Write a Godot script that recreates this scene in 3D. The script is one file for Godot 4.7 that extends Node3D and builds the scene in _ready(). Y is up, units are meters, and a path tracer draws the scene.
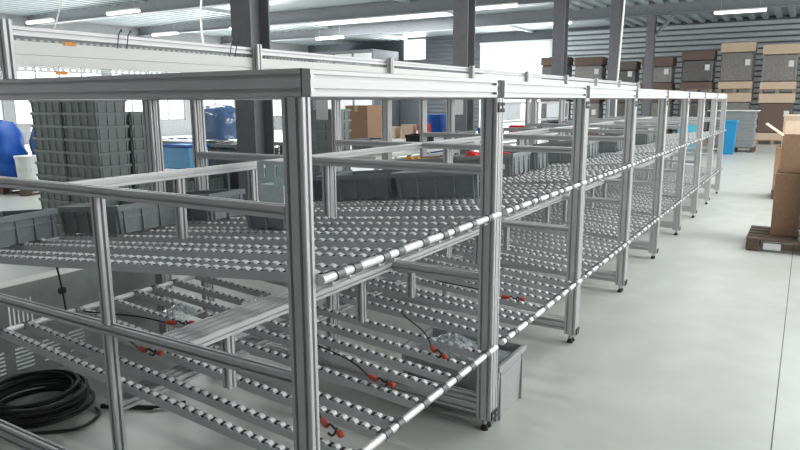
extends Node3D

# ---------------------------------------------------------------- mesh helpers
var M := {}
var cache := {}
var taken := {}

func mb() -> SurfaceTool:
	var st := SurfaceTool.new()
	st.begin(Mesh.PRIMITIVE_TRIANGLES)
	return st

func tri(st: SurfaceTool, a: Vector3, b: Vector3, c: Vector3, n: Vector3) -> void:
	st.set_normal(n)
	if (b - a).cross(c - a).dot(n) > 0.0:
		st.add_vertex(a); st.add_vertex(c); st.add_vertex(b)
	else:
		st.add_vertex(a); st.add_vertex(b); st.add_vertex(c)

func quad(st: SurfaceTool, a: Vector3, b: Vector3, c: Vector3, d: Vector3, n: Vector3) -> void:
	tri(st, a, b, c, n)
	tri(st, a, c, d, n)

func aquad(st: SurfaceTool, a: Vector3, b: Vector3, c: Vector3, d: Vector3, outward: Vector3) -> void:
	var n := (b - a).cross(c - a)
	if n.length() < 1e-12:
		n = (c - a).cross(d - a)
	n = n.normalized()
	if n.dot(outward) < 0.0:
		n = -n
	quad(st, a, b, c, d, n)

# box given by centre and size, top optionally tapered (factor on x and z)
func box(st: SurfaceTool, c: Vector3, s: Vector3, b := Basis.IDENTITY) -> void:
	var h := s * 0.5
	for ax in 3:
		for sg in [-1.0, 1.0]:
			var n := Vector3.ZERO
			n[ax] = sg
			var u := Vector3.ZERO
			u[(ax + 1) % 3] = h[(ax + 1) % 3]
			var v := Vector3.ZERO
			v[(ax + 2) % 3] = h[(ax + 2) % 3]
			var o: Vector3 = n * h[ax]
			quad(st, c + b * (o - u - v), c + b * (o + u - v), c + b * (o + u + v), c + b * (o - u + v), b * n)

# box with chamfered edges
func cbox(st: SurfaceTool, c: Vector3, s: Vector3, ch: float, bas := Basis.IDENTITY) -> void:
	var h := s * 0.5
	for ax in 3:
		var a1 := (ax + 1) % 3
		var a2 := (ax + 2) % 3
		for sg in [-1.0, 1.0]:
			var n := Vector3.ZERO
			n[ax] = sg
			var p := []
			for k in [[-1, -1], [1, -1], [1, 1], [-1, 1]]:
				var q := Vector3.ZERO
				q[ax] = sg * h[ax]
				q[a1] = k[0] * (h[a1] - ch)
				q[a2] = k[1] * (h[a2] - ch)
				p.append(c + bas * q)
			quad(st, p[0], p[1], p[2], p[3], bas * n)
		# edges along ax
		for k in [[-1, -1], [1, -1], [1, 1], [-1, 1]]:
			var n2 := Vector3.ZERO
			n2[a1] = k[0]; n2[a2] = k[1]
			n2 = n2.normalized()
			var e := []
			for t in [-1.0, 1.0]:
				var q1 := Vector3.ZERO
				q1[ax] = t * (h[ax] - ch); q1[a1] = k[0] * h[a1]; q1[a2] = k[1] * (h[a2] - ch)
				var q2 := Vector3.ZERO
				q2[ax] = t * (h[ax] - ch); q2[a1] = k[0] * (h[a1] - ch); q2[a2] = k[1] * h[a2]
				e.append(c + bas * q1); e.append(c + bas * q2)
			quad(st, e[0], e[1], e[3], e[2], bas * n2)
	for sx in [-1.0, 1.0]:
		for sy in [-1.0, 1.0]:
			for sz in [-1.0, 1.0]:
				var A := Vector3(sx * h.x, sy * (h.y - ch), sz * (h.z - ch))
				var B := Vector3(sx * (h.x - ch), sy * h.y, sz * (h.z - ch))
				var D := Vector3(sx * (h.x - ch), sy * (h.y - ch), sz * h.z)
				tri(st, c + bas * A, c + bas * B, c + bas * D, bas * Vector3(sx, sy, sz).normalized())

func cyl(st: SurfaceTool, p0: Vector3, p1: Vector3, r0: float, r1 := -1.0, seg := 12, caps := true) -> void:
	if r1 < 0.0:
		r1 = r0
	var d := (p1 - p0).normalized()
	var u := d.cross(Vector3.UP if absf(d.y) < 0.9 else Vector3.RIGHT).normalized()
	var v := d.cross(u)
	for i in seg:
		var a := TAU * i / seg
		var b := TAU * (i + 1) / seg
		var na := u * cos(a) + v * sin(a)
		var nb := u * cos(b) + v * sin(b)
		var P := [p0 + na * r0, p0 + nb * r0, p1 + nb * r1, p1 + na * r1]
		var nm := (na + nb).normalized()
		var flip: bool = (P[1] - P[0]).cross(P[2] - P[0]).dot(nm) > 0.0
		var order := [0, 2, 1, 0, 3, 2] if flip else [0, 1, 2, 0, 2, 3]
		if r1 < 1e-6 or r0 < 1e-6:
			order = order
		for k in order:
			st.set_normal(na if (k == 0 or k == 3) else nb)
			st.add_vertex(P[k])
		if caps:
			if r0 > 0.0:
				tri(st, p0, P[0], P[1], -d)
			if r1 > 0.0:
				tri(st, p1, P[3], P[2], d)

func tube(st: SurfaceTool, pts: Array, r: float, seg := 6) -> void:
	for i in pts.size() - 1:
		cyl(st, pts[i], pts[i + 1], r, r, seg, i == 0 or i == pts.size() - 2)

# prism: polygon (counter-clockwise in u,v) pushed along an axis from t0 to t1
func ext(st: SurfaceTool, poly: PackedVector2Array, axis: String, t0: float, t1: float, off := Vector3.ZERO) -> void:
	var f := func(p: Vector2, t: float) -> Vector3:
		if axis == "x":
			return off + Vector3(t, p.y, p.x)
		if axis == "y":
			return off + Vector3(p.x, t, p.y)
		return off + Vector3(p.x, p.y, t)
	var dirn := Vector3(1, 0, 0) if axis == "x" else (Vector3(0, 1, 0) if axis == "y" else Vector3(0, 0, 1))
	var n := poly.size()
	for i in n:
		var a := poly[i]
		var b := poly[(i + 1) % n]
		var e := b - a
		var o2 := Vector2(e.y, -e.x).normalized()
		var o3: Vector3 = f.call(o2, 0.0) - off
		quad(st, f.call(a, t0), f.call(b, t0), f.call(b, t1), f.call(a, t1), o3)
	var idx := Geometry2D.triangulate_polygon(poly)
	for k in range(0, idx.size(), 3):
		for e in [[t0, -1.0], [t1, 1.0]]:
			tri(st, f.call(poly[idx[k]], e[0]), f.call(poly[idx[k + 1]], e[0]), f.call(poly[idx[k + 2]], e[0]), dirn * e[1])

# outline of a slotted aluminium profile, w x h, one slot each 40 mm
func slot_outline(w: float, h: float) -> PackedVector2Array:
	var out := PackedVector2Array()
	var corners := [Vector2(-w / 2, -h / 2), Vector2(w / 2, -h / 2), Vector2(w / 2, h / 2), Vector2(-w / 2, h / 2)]
	var ch := 0.003
	for s in 4:
		var a: Vector2 = corners[s]
		var b: Vector2 = corners[(s + 1) % 4]
		var d := (b - a).normalized()
		var inn := Vector2(-d.y, d.x)
		var l := (b - a).length()
		out.append(a + d * ch)
		var k := int(round(l / 0.04))
		for i in k:
			var m := a + d * (l * (i + 0.5) / k)
			out.append(m - d * 0.0054)
			out.append(m - d * 0.0054 + inn * 0.0125)
			out.append(m + d * 0.0054 + inn * 0.0125)
			out.append(m + d * 0.0054)
		out.append(b - d * ch)
	return out

# a profile running along an axis, mesh shared by size; p = centre of the start end
func bar(parent: Node, called: String, axis: String, p: Vector3, length: float, w := 0.04, h := 0.04, m: Material = null) -> MeshInstance3D:
	var key := "bar_%s_%.4f_%.3f_%.3f" % [axis, length, w, h]
	if not cache.has(key):
		var st := mb()
		ext(st, slot_outline(w, h), axis, 0.0, length)
		cache[key] = st.commit()
	return put(parent, called, cache[key], m if m else M.alu, p)

func put(parent: Node, called: String, mesh: Mesh, m: Material, p := Vector3.ZERO, b := Basis.IDENTITY) -> MeshInstance3D:
	var o := MeshInstance3D.new()
	o.mesh = mesh
	o.material_override = m
	o.name = called
	o.transform = Transform3D(b, p)
	parent.add_child(o, true)
	return o

func part(parent: Node, called: String, st: SurfaceTool, m: Material, p := Vector3.ZERO, b := Basis.IDENTITY) -> MeshInstance3D:
	return put(parent, called, st.commit(), m, p, b)

func numbered(n: String) -> String:
	if not taken.has(n):
		taken[n] = 0
		return n
	taken[n] += 1
	return "%s_%03d" % [n, taken[n]]

func thing(called: String, label: String, category: String, at := Vector3.ZERO, turn := 0.0, group := "") -> Node3D:
	var o := Node3D.new()
	o.name = numbered(called)
	add_child(o)
	o.position = at
	o.rotation.y = turn
	o.set_meta("label", label)
	o.set_meta("category", category)
	if group:
		o.set_meta("group", group)
	return o

func struct(called: String, label: String, category: String) -> Node3D:
	var o := Node3D.new()
	o.name = called
	add_child(o)
	o.set_meta("kind", "structure")
	o.set_meta("label", label)
	o.set_meta("category", category)
	return o

func copy(src: Node3D, label: String, at: Vector3, turn := 0.0, group := "") -> Node3D:
	var base := String(src.name)
	var cut := base.rfind("_")
	if cut > 0 and base.substr(cut + 1).is_valid_int():
		base = base.substr(0, cut)
	var r: Node3D = src.duplicate()
	r.name = numbered(base)
	add_child(r)
	r.position = at
	r.rotation = Vector3(0, turn, 0)
	r.set_meta("label", label)
	if group:
		r.set_meta("group", group)
	return r

const ORD := ["first", "second", "third", "fourth", "fifth", "sixth", "seventh", "eighth", "ninth", "tenth", "eleventh", "twelfth", "thirteenth", "fourteenth"]

# ---------------------------------------------------------------- materials
func noise_tex(freq: float, lo: Color, hi: Color, size := 512, seed_ := 1, oct := 4, normal := false, bump := 2.0) -> NoiseTexture2D:
	var n := FastNoiseLite.new()
	n.noise_type = FastNoiseLite.TYPE_SIMPLEX_SMOOTH
	n.frequency = freq
	n.fractal_octaves = oct
	n.seed = seed_
	var t := NoiseTexture2D.new()
	t.noise = n
	t.width = size
	t.height = size
	t.seamless = true
	if normal:
		t.as_normal_map = true
		t.bump_strength = bump
	else:
		var g := Gradient.new()
		g.set_color(0, lo)
		g.set_color(1, hi)
		g.set_offset(0, 0.25)
		g.set_offset(1, 0.75)
		t.color_ramp = g
	return t

func mat(c: Color, rough := 0.6, metal := 0.0, tex: Texture2D = null, scale := 1.0, spec := 0.5) -> StandardMaterial3D:
	var m := StandardMaterial3D.new()
	m.albedo_color = c
	m.roughness = rough
	m.metallic = metal
	m.metallic_specular = spec
	if tex:
		m.albedo_texture = tex
		m.uv1_triplanar = true
		m.uv1_world_triplanar = true
		m.uv1_scale = Vector3.ONE * scale
	return m

func glow(c: Color, e: float) -> StandardMaterial3D:
	var m := StandardMaterial3D.new()
	m.albedo_color = Color(0.9, 0.9, 0.9)
	m.emission_enabled = true
	m.emission = c
	m.emission_energy_multiplier = e
	return m

func materials() -> void:
	var soft := noise_tex(0.02, Color(0.955, 0.955, 0.955), Color(1, 1, 1), 512, 3)
	var mott := noise_tex(0.03, Color(0.72, 0.72, 0.72), Color(1, 1, 1), 512, 7, 5)
	M.alu = mat(Color(0.755, 0.755, 0.755), 0.42, 0.25)
	M.track = mat(Color(0.76, 0.765, 0.77), 0.38, 0.25)
	M.tube = mat(Color(0.86, 0.865, 0.86), 0.3, 0.35)
	M.wheel = mat(Color(0.76, 0.765, 0.765), 0.35)
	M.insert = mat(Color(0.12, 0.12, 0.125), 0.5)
	M.clamp = mat(Color(0.38, 0.385, 0.39), 0.35, 0.4)
	M.black = mat(Color(0.10, 0.10, 0.105), 0.55)
	M.cap = mat(Color(0.16, 0.16, 0.165), 0.6)
	M.steel = mat(Color(0.72, 0.72, 0.72), 0.3, 0.9)
	M.bin_dark = mat(Color(0.51, 0.525, 0.54), 0.55, 0.0, soft, 3.0)
	M.bin_light = mat(Color(0.52, 0.545, 0.54), 0.55, 0.0, soft, 3.0)
	M.bin_pale = mat(Color(0.63, 0.635, 0.635), 0.5, 0.0, soft, 3.0)
	M.sheet = mat(Color(0.80, 0.86, 0.85), 0.32, 0.15, soft, 2.0)
	M.white_panel = mat(Color(0.82, 0.82, 0.80), 0.5)
	M.perf = mat(Color(0.70, 0.715, 0.71), 0.4, 0.3)
	M.perf_dark = mat(Color(0.42, 0.43, 0.44), 0.5, 0.2)
	M.orange = mat(Color(0.70, 0.24, 0.13), 0.5)
	M.orange_tag = mat(Color(0.85, 0.55, 0.18), 0.6)
	M.cable = mat(Color(0.09, 0.09, 0.095), 0.5)
	M.cord_white = mat(Color(0.88, 0.88, 0.86), 0.6)
	M.red = mat(Color(0.80, 0.10, 0.13), 0.4)
	M.yellow = mat(Color(0.88, 0.62, 0.12), 0.5)
	M.blue = mat(Color(0.06, 0.33, 0.68), 0.45, 0.0, soft, 3.0)
	M.blue_light = mat(Color(0.44, 0.70, 0.88), 0.5, 0.0, soft, 3.0)
	M.film_blue = mat(Color(0.42, 0.55, 0.74), 0.15, 0.0, mott, 5.0, 0.8)
	M.blue_bin = mat(Color(0.10, 0.50, 0.70), 0.45)
	M.teal = mat(Color(0.28, 0.66, 0.76), 0.5)
	M.wood = mat(Color(0.42, 0.35, 0.30), 0.8, 0.0, mott, 4.0)
	M.wood_light = mat(Color(0.70, 0.60, 0.50), 0.8, 0.0, mott, 3.0)
	M.card = mat(Color(0.63, 0.50, 0.40), 0.85, 0.0, soft, 1.5)
	M.card_pale = mat(Color(0.79, 0.70, 0.61), 0.85, 0.0, soft, 2.0)
	M.card_dark = mat(Color(0.42, 0.35, 0.32), 0.85, 0.0, soft, 1.5)
	M.card_grey = mat(Color(0.45, 0.41, 0.39), 0.8, 0.0, mott, 1.5)
	M.wrap = mat(Color(0.52, 0.50, 0.48), 0.25, 0.0, mott, 1.2, 0.7)
	M.wrap.normal_enabled = true
	M.wrap.normal_texture = noise_tex(0.03, Color.BLACK, Color.WHITE, 512, 11, 4, true, 8.0)
	M.wrap2 = mat(Color(0.34, 0.32, 0.31), 0.25, 0.0, mott, 1.2, 0.7)
	M.wrap2.normal_enabled = true
	M.wrap2.normal_texture = M.wrap.normal_texture
	M.foam = mat(Color(0.60, 0.61, 0.61), 0.8, 0.0, mott, 2.0)
	M.column = mat(Color(0.44, 0.44, 0.455), 0.5, 0.0, soft, 0.7)
	M.girder = mat(Color(0.50, 0.515, 0.53), 0.55, 0.0, soft, 0.5)
	M.deck = mat(Color(0.70, 0.74, 0.75), 0.35, 0.2, soft, 0.4)
	M.wall = mat(Color(0.72, 0.72, 0.725), 0.75, 0.0, soft, 0.5)
	M.clad = mat(Color(0.80, 0.82, 0.83), 0.4, 0.3, soft, 0.5)
	M.clad_dark = mat(Color(0.34, 0.36, 0.38), 0.5, 0.2, soft, 0.5)
	M.cabinet = mat(Color(0.56, 0.58, 0.57), 0.45, 0.2, soft, 1.0)
	M.frame = mat(Color(0.62, 0.64, 0.66), 0.5, 0.2)
	M.tabletop = mat(Color(0.84, 0.84, 0.82), 0.45)
	M.paper = mat(Color(0.82, 0.82, 0.82), 0.8)
	M.bucket = mat(Color(0.88, 0.89, 0.88), 0.45)
	M.wire = mat(Color(0.42, 0.46, 0.45), 0.45, 0.5)
	M.scrap = mat(Color(0.50, 0.52, 0.51), 0.5, 0.2, mott, 6.0)
	M.pane = glow(Color(0.97, 0.99, 1.0), 1.5)
	M.pane_side = glow(Color(0.99, 1.0, 1.0), 1.25)
	M.lamp = glow(Color(1.0, 0.99, 0.96), 2.2)
	var f := StandardMaterial3D.new()
	f.albedo_color = Color(0.92, 0.95, 0.97, 0.28)
	f.transparency = BaseMaterial3D.TRANSPARENCY_ALPHA
	f.roughness = 0.12
	f.cull_mode = BaseMaterial3D.CULL_DISABLED
	M.film = f
	# floor: poured resin with faint mottling and scuffs
	var fl := mat(Color(0.735, 0.738, 0.725), 0.36, 0.0, noise_tex(0.008, Color(0.965, 0.965, 0.955), Color(1, 1, 1), 1024, 21, 3), 0.25, 0.45)
	fl.roughness_texture = noise_tex(0.02, Color(0.9, 0.9, 0.9), Color(1, 1, 1), 512, 9, 3)
	fl.roughness_texture_channel = BaseMaterial3D.TEXTURE_CHANNEL_GRAYSCALE
	M.floor = fl
	M.joint = mat(Color(0.28, 0.28, 0.27), 0.9)

# ---------------------------------------------------------------- lights of the place, and added ones
func area(parent: Node, p: Vector3, look: Vector3, size: Vector2, e: float, c := Color(1, 1, 1)) -> void:
	var l := AreaLight3D.new()
	l.area_size = size
	l.area_normalize_energy = false
	l.light_energy = e
	l.light_color = c
	l.shadow_enabled = true
	l.area_range = 90.0
	l.name = "light"
	parent.add_child(l, true)
	l.position = p
	l.basis = Basis.looking_at(look, Vector3.UP if absf(look.y) < 0.9 else Vector3.FORWARD)

const HX0 := -25.8    # left wall
const HX1 := 7.0      # right wall
const HZ0 := -32.0    # back wall
const HZ1 := 6.5      # wall behind the camera
const HY := 5.15       # roof deck
const LAMP_E := 2.0
const RIGHT_E := 0.85
const LEFT_E := 2.3
const ADDED_ROOF_E := 1.7
const L := 1.4347

func _ready() -> void:
	# camera
	var cam := Camera3D.new()
	cam.name = "camera"
	add_child(cam)
	cam.position = Vector3(1.2239, 1.6483, 1.482)
	cam.rotation = Vector3(-0.1851, 0.5466, -0.0047)
	cam.fov = rad_to_deg(2.0 * atan(225.0 / 662.77))
	cam.near = 0.05
	cam.far = 200.0
	cam.current = true
	# sky, exposure
	var we := WorldEnvironment.new()
	we.name = "environment"
	var env := Environment.new()
	var sky := Sky.new()
	var sm := ProceduralSkyMaterial.new()
	sm.sky_top_color = Color(0.62, 0.72, 0.84)
	sm.sky_horizon_color = Color(0.86, 0.90, 0.94)
	sm.ground_bottom_color = Color(0.5, 0.5, 0.48)
	sm.ground_horizon_color = Color(0.8, 0.82, 0.82)
	sky.sky_material = sm
	env.background_mode = Environment.BG_SKY
	env.sky = sky
	env.tonemap_mode = Environment.TONE_MAPPER_LINEAR
	env.tonemap_exposure = 1.17
	env.sdfgi_enabled = true
	env.ssao_enabled = true
	env.ssil_enabled = true
	we.environment = env
	add_child(we)
	materials()
	hall()
	lamps()
	racks()
	shelf_goods()
	floor_goods()
	background_left()
	background_right()

# ---------------------------------------------------------------- hall
func hall() -> void:
	# floor: two poured fields with an open joint between them
	var fl := struct("floor", "pale grey poured resin floor with a dark straight joint", "floor")
	var st := mb()
	box(st, Vector3((HX0 + 1.217) / 2, -0.1, (HZ0 + HZ1) / 2), Vector3(1.217 - HX0, 0.2, HZ1 - HZ0))
	part(fl, "floor_field", st, M.floor)
	st = mb()
	box(st, Vector3((HX1 + 1.222) / 2, -0.1, (HZ0 + HZ1) / 2), Vector3(HX1 - 1.222, 0.2, HZ1 - HZ0))
	part(fl, "floor_field", st, M.floor)
	st = mb()
	box(st, Vector3(1.2195, -0.104, (HZ0 + HZ1) / 2), Vector3(0.005, 0.2, HZ1 - HZ0))
	part(fl, "joint_filler", st, M.joint)
	# walls
	wall_x("wall_left", HX0, -1.0, [-29.0, -24.5, -20.0, -15.5, -11.0, -6.5, -2.0, 2.5], 4.1, 0.75, 3.4, "grey hall wall with a row of bright windows, far left", M.pane, LEFT_E)
	wall_x("wall_right", HX1, 1.0, [-26.5, -21.5, -16.5, -11.5, -6.5, -1.5], 4.2, 0.9, 4.6, "grey hall wall with tall windows on the aisle side", M.pane_side, RIGHT_E)
	wall_back()
	var wf := struct("wall_front", "grey hall wall behind the viewer", "wall")
	st = mb()
	box(st, Vector3((HX0 + HX1) / 2, HY / 2, HZ1 + 0.15), Vector3(HX1 - HX0 + 0.6, HY, 0.3))
	part(wf, "wall_face", st, M.wall)
	# roof deck with trapezoid ribs running along the hall and openings for added glowing panels
	var ce := struct("ceiling", "ribbed metal roof deck between grey steel girders", "ceiling")
	var lights := [[-15.0, -22.1, 7.0, 4.2], [-15.0, -27.3, 7.0, 3.6], [-9.0, -6.5, 4.0, 2.4], [3.0, -6.5, 4.0, 2.4], [3.0, -11.8, 4.0, 2.4], [3.0, -17.0, 4.0, 2.4]]  # first two glow in place of ceiling glare; others, out of view, added for light
	st = mb()
	var xs := [HX0 - 0.3]
	for r in lights:
		xs.append(r[0] - r[2] / 2)
		xs.append(r[0] + r[2] / 2)
	xs.append(HX1 + 0.3)
	xs.sort()
	for i in xs.size() - 1:
		var xa: float = xs[i]
		var xb: float = xs[i + 1]
		if xb - xa < 0.01:
			continue
		var zs := [HZ0 - 0.3]
		for r in lights:
			if (xa + xb) / 2 > r[0] - r[2] / 2 and (xa + xb) / 2 < r[0] + r[2] / 2:
				zs.append(r[1] - r[3] / 2)
				zs.append(r[1] + r[3] / 2)
		zs.append(HZ1 + 0.3)
		zs.sort()
		for j in range(0, zs.size() - 1, 2):
			box(st, Vector3((xa + xb) / 2, HY + 0.1, (zs[j] + zs[j + 1]) / 2), Vector3(xb - xa, 0.2, zs[j + 1] - zs[j]))
	part(ce, "roof_deck", st, M.deck)
	st = mb()
	var x: float = HX0 + 0.1
	while x < HX1:
		var inside := false
		for r in lights:
			if absf(x - r[0]) < r[2] / 2 + 0.1:
				inside = true
		var poly := PackedVector2Array([Vector2(-0.14, 0.0), Vector2(-0.09, -0.11), Vector2(0.09, -0.11), Vector2(0.14, 0.0)])
		if not inside:
			ext(st, poly, "z", HZ0, HZ1, Vector3(x, HY, 0))
		x += 0.5
	var rb := part(ce, "deck_ribs", st, M.deck)
	rb.set_meta("kind", "stuff")
	for i in lights.size():
		var r: Array = lights[i]
		var w := struct("window_%d" % (20 + i), "added glowing panel set in the ribbed metal roof deck", "added_roof_panel")
		st = mb()
		box(st, Vector3(0, 0, 0), Vector3(r[2], 0.04, r[3]))
		part(w, "pane", st, M.pane)
		w.position = Vector3(r[0], HY + 0.05, r[1])
		st = mb()
		for s in [-1.0, 1.0]:
			box(st, Vector3(s * r[2] / 2, -0.03, 0), Vector3(0.06, 0.12, r[3] + 0.06))
			box(st, Vector3(0, -0.03, s * r[3] / 2), Vector3(r[2] + 0.06, 0.12, 0.06))
		part(w, "window_frame", st, M.frame)
		area(w, Vector3(0, -0.04, 0), Vector3(0, -1, 0), Vector2(r[2] - 0.1, r[3] - 0.1), ADDED_ROOF_E, Color(0.98, 1.0, 1.0))
	# girders across the hall and columns under them
	for k in 6:
		var z := -3.98 - 5.2 * k + 5.2
		var g := struct("trim_%d" % (k + 1), "grey steel roof girder crossing the hall under the deck", "girder")
		st = mb()
		box(st, Vector3((HX0 + HX1) / 2, 4.68, z), Vector3(HX1 - HX0, 0.04, 0.3))
		box(st, Vector3((HX0 + HX1) / 2, 5.11, z), Vector3(HX1 - HX0, 0.04, 0.3))
		box(st, Vector3((HX0 + HX1) / 2, 4.9, z), Vector3(HX1 - HX0, 0.40, 0.03))
		part(g, "girder_web", st, M.girder)
	for k in 5:
		var names := ["nearest grey steel hall column rising behind the flow racks", "second grey steel hall column counting from the viewer", "third grey steel hall column counting from the viewer", "fourth grey steel hall column counting from the viewer", "farthest grey steel hall column with a slanting brace"]
		var c := thing("steel_column", names[k], "column", Vector3(-3.956, 0, -3.98 - 5.2 * k), 0.0, "steel columns of the hall")
		st = mb()
		for s in [-1.0, 1.0]:
			cbox(st, Vector3(0, 2.34, s * 0.14), Vector3(0.28, 4.64, 0.022), 0.003)
		part(c, "flange", st, M.column)
		st = mb()
		box(st, Vector3(0, 2.34, 0), Vector3(0.014, 4.64, 0.26))
		part(c, "web", st, M.column)
		st = mb()
		cbox(st, Vector3(0, 0.012, 0), Vector3(0.42, 0.024, 0.42), 0.003)
		part(c, "base_plate", st, M.column)
		if k == 4:
			st = mb()
			cyl(st, Vector3(0.1, 3.9, 0), Vector3(0.75, 4.63, 0), 0.06, 0.06, 8)
			part(c, "brace", st, M.girder)
		if k == 1:
			st = mb()
			cbox(st, Vector3(-0.03, 1.56, 0.154), Vector3(0.21, 0.30, 0.004), 0.001)
			part(c, "notice_sheet", st, M.paper)

func wall_x(called: String, x: float, side: float, zc: Array, wid: float, y0: float, y1: float, label: String, pane: Material, e: float) -> void:
	var w := struct(called, label, "wall")
	var st := mb()
	var t := 0.3
	var cx := x + side * t / 2
	box(st, Vector3(cx, y0 / 2, (HZ0 + HZ1) / 2), Vector3(t, y0, HZ1 - HZ0 + 0.6))
	box(st, Vector3(cx, (y1 + HY) / 2, (HZ0 + HZ1) / 2), Vector3(t, HY - y1, HZ1 - HZ0 + 0.6))
	var edges := [HZ0 - 0.3]
	for z in zc:
		edges.append(z - wid / 2)
		edges.append(z + wid / 2)
	edges.append(HZ1 + 0.3)
	for i in range(0, edges.size(), 2):
		if edges[i + 1] > edges[i]:
			box(st, Vector3(cx, (y0 + y1) / 2, (edges[i] + edges[i + 1]) / 2), Vector3(t, y1 - y0, edges[i + 1] - edges[i]))
	part(w, "wall_face", st, M.wall)
	var first := 1 if side < 0 else 11
	for i in zc.size():
		var n := struct("window_%d" % (first + i), "bright overexposed window with grey bars, %s from the back in the %s wall" % [ORD[i], "left" if side < 0 else "right"], "window")
		n.position = Vector3(x + side * 0.1, (y0 + y1) / 2, zc[i])
		var hh := y1 - y0
		st = mb()
		box(st, Vector3.ZERO, Vector3(0.02, hh, wid))
		part(n, "pane", st, pane)
		st = mb()
		for s in [-1.0, 1.0]:
			box(st, Vector3(-side * 0.03, 0, s * (wid / 2 - 0.03)), Vector3(0.06, hh, 0.06))
			box(st, Vector3(-side * 0.03, s * (hh / 2 - 0.03), 0), Vector3(0.06, 0.06, wid))
		part(n, "window_frame", st, M.frame)
		for k in [-1, 0, 1]:
			st = mb()
			box(st, Vector3(-side * 0.03, 0, k * wid / 4), Vector3(0.05, hh, 0.05))
			part(n, "mullion", st, M.frame)
		area(n, Vector3(-side * 0.07, 0, 0), Vector3(-side, 0, 0), Vector2(wid - 0.15, hh - 0.15), e, Color(0.99, 1.0, 1.0))

func wall_back() -> void:
	var w := struct("wall_back", "ribbed metal end wall behind the wrapped pallets", "wall")
	# openings: loading door and a smaller window
	var ops := [[-18.9, -17.4, 3.9, 5.1], [-13.9, -10.2, 0.0, 4.55]]
	var st := mb()
	var edges := [HX0 - 0.3]
	for o in ops:
		edges.append(o[0]); edges.append(o[1])
		if o[2] > 0.0:
			box(st, Vector3((o[0] + o[1]) / 2, o[2] / 2, HZ0 - 0.15), Vector3(o[1] - o[0], o[2], 0.3))
		box(st, Vector3((o[0] + o[1]) / 2, (o[3] + HY) / 2, HZ0 - 0.15), Vector3(o[1] - o[0], HY - o[3], 0.3))
	edges.append(HX1 + 0.3)
	for i in range(0, edges.size(), 2):
		box(st, Vector3((edges[i] + edges[i + 1]) / 2, HY / 2, HZ0 - 0.15), Vector3(edges[i + 1] - edges[i], HY, 0.3))
	part(w, "wall_face", st, M.clad_dark)
	# horizontal cladding ribs right of the door, darker ones left of it
	for seg in [[-10.1, HX1, M.clad], [-17.3, -14.0, M.clad_dark]]:
		st = mb()
		var y := 0.1
		while y < HY - 0.1:
			var poly := PackedVector2Array([Vector2(0.0, -0.09), Vector2(0.05, -0.05), Vector2(0.05, 0.05), Vector2(0.0, 0.09)])
			ext(st, poly, "x", seg[0], seg[1], Vector3(0, y, HZ0))
			y += 0.24
		var r := part(w, "cladding_ribs", st, seg[2])
		r.set_meta("kind", "stuff")
	var d := struct("door_1", "open loading door filled with overexposed daylight", "door")
	d.position = Vector3(-12.05, 2.27, HZ0 - 0.1)
	st = mb()
	box(st, Vector3.ZERO, Vector3(3.7, 4.55, 0.02))
	part(d, "daylight_curtain", st, M.pane)
	st = mb()
	for s in [-1.0, 1.0]:
		box(st, Vector3(s * 1.9, 0, 0.14), Vector3(0.16, 4.54, 0.12))
	box(st, Vector3(0, 2.33, 0.16), Vector3(4.0, 0.12, 0.14))
	part(d, "door_frame", st, M.clad)
	area(d, Vector3(0, 0, 0.05), Vector3(0, 0, 1), Vector2(3.5, 4.3), LEFT_E, Color(0.99, 1.0, 1.0))
	var n := struct("window_10", "small bright window high in the end wall", "window")
	n.position = Vector3(-18.15, 4.5, HZ0 - 0.1)
	st = mb()
	box(st, Vector3.ZERO, Vector3(1.5, 1.2, 0.02))
	part(n, "pane", st, M.pane)
	st = mb()
	for s in [-1.0, 1.0]:
		box(st, Vector3(s * 0.72, 0, 0.03), Vector3(0.06, 1.2, 0.06))
		box(st, Vector3(0, s * 0.57, 0.03), Vector3(1.5, 0.06, 0.06))
	part(n, "window_frame", st, M.frame)
	area(n, Vector3(0, 0, 0.05), Vector3(0, 0, 1), Vector2(1.3, 1.0), LEFT_E)
	# office box standing against the end wall
	var b := thing("partition_cabin", "dark grey partition cabin standing against the end wall", "cabin", Vector3(-21.0, 0, HZ0 + 1.6))
	st = mb()
	cbox(st, Vector3(0, 2.2, 0), Vector3(4.0, 4.4, 2.6), 0.02)
	part(b, "cabin_wall", st, M.clad_dark)
	for k in 3:
		st = mb()
		cbox(st, Vector3(-1.3 + 1.3 * k, 2.3, 1.31), Vector3(1.15, 3.8, 0.03), 0.005)
		part(b, "panel", st, M.wall)

func lamps() -> void:
	var rows := [-1.8, -7.0, -12.2, -17.4, -22.6]
	var cols := [-21.4, -17.0, -12.0, -7.0, -0.9, 4.0]
	var proto: Node3D = null
	for i in rows.size():
		for j in cols.size():
			if j == 2 and i > 1:
				continue
			var lab := "lit tube lamp under the roof, %s row from viewer, %s from left" % [ORD[i], ORD[j]]
			var p := Vector3(cols[j], 4.35, rows[i])
			if proto == null:
				proto = thing("tube_lamp", lab, "lamp", p, 0.0, "tube lamps under the roof")
				var st := mb()
				cbox(st, Vector3(0, 0.06, 0), Vector3(1.5, 0.05, 0.12), 0.01)
				part(proto, "housing", st, M.white_panel)
				st = mb()
				cbox(st, Vector3(0, 0.0, 0), Vector3(1.48, 0.07, 0.16), 0.025)
				part(proto, "diffuser", st, M.lamp)
				for s in [-1.0, 1.0]:
					st = mb()
					cyl(st, Vector3(s * 0.55, 0.08, 0), Vector3(s * 0.55, 0.79, 0), 0.004, 0.004, 5)
					part(proto, "hanging_wire", st, M.steel)
				area(proto, Vector3(0, -0.045, 0), Vector3(0, -1, 0), Vector2(1.45, 0.15), LAMP_E * 6.0, Color(1.0, 0.995, 0.98))
			else:
				copy(proto, lab, p, 0.0, "tube lamps under the roof")

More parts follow.
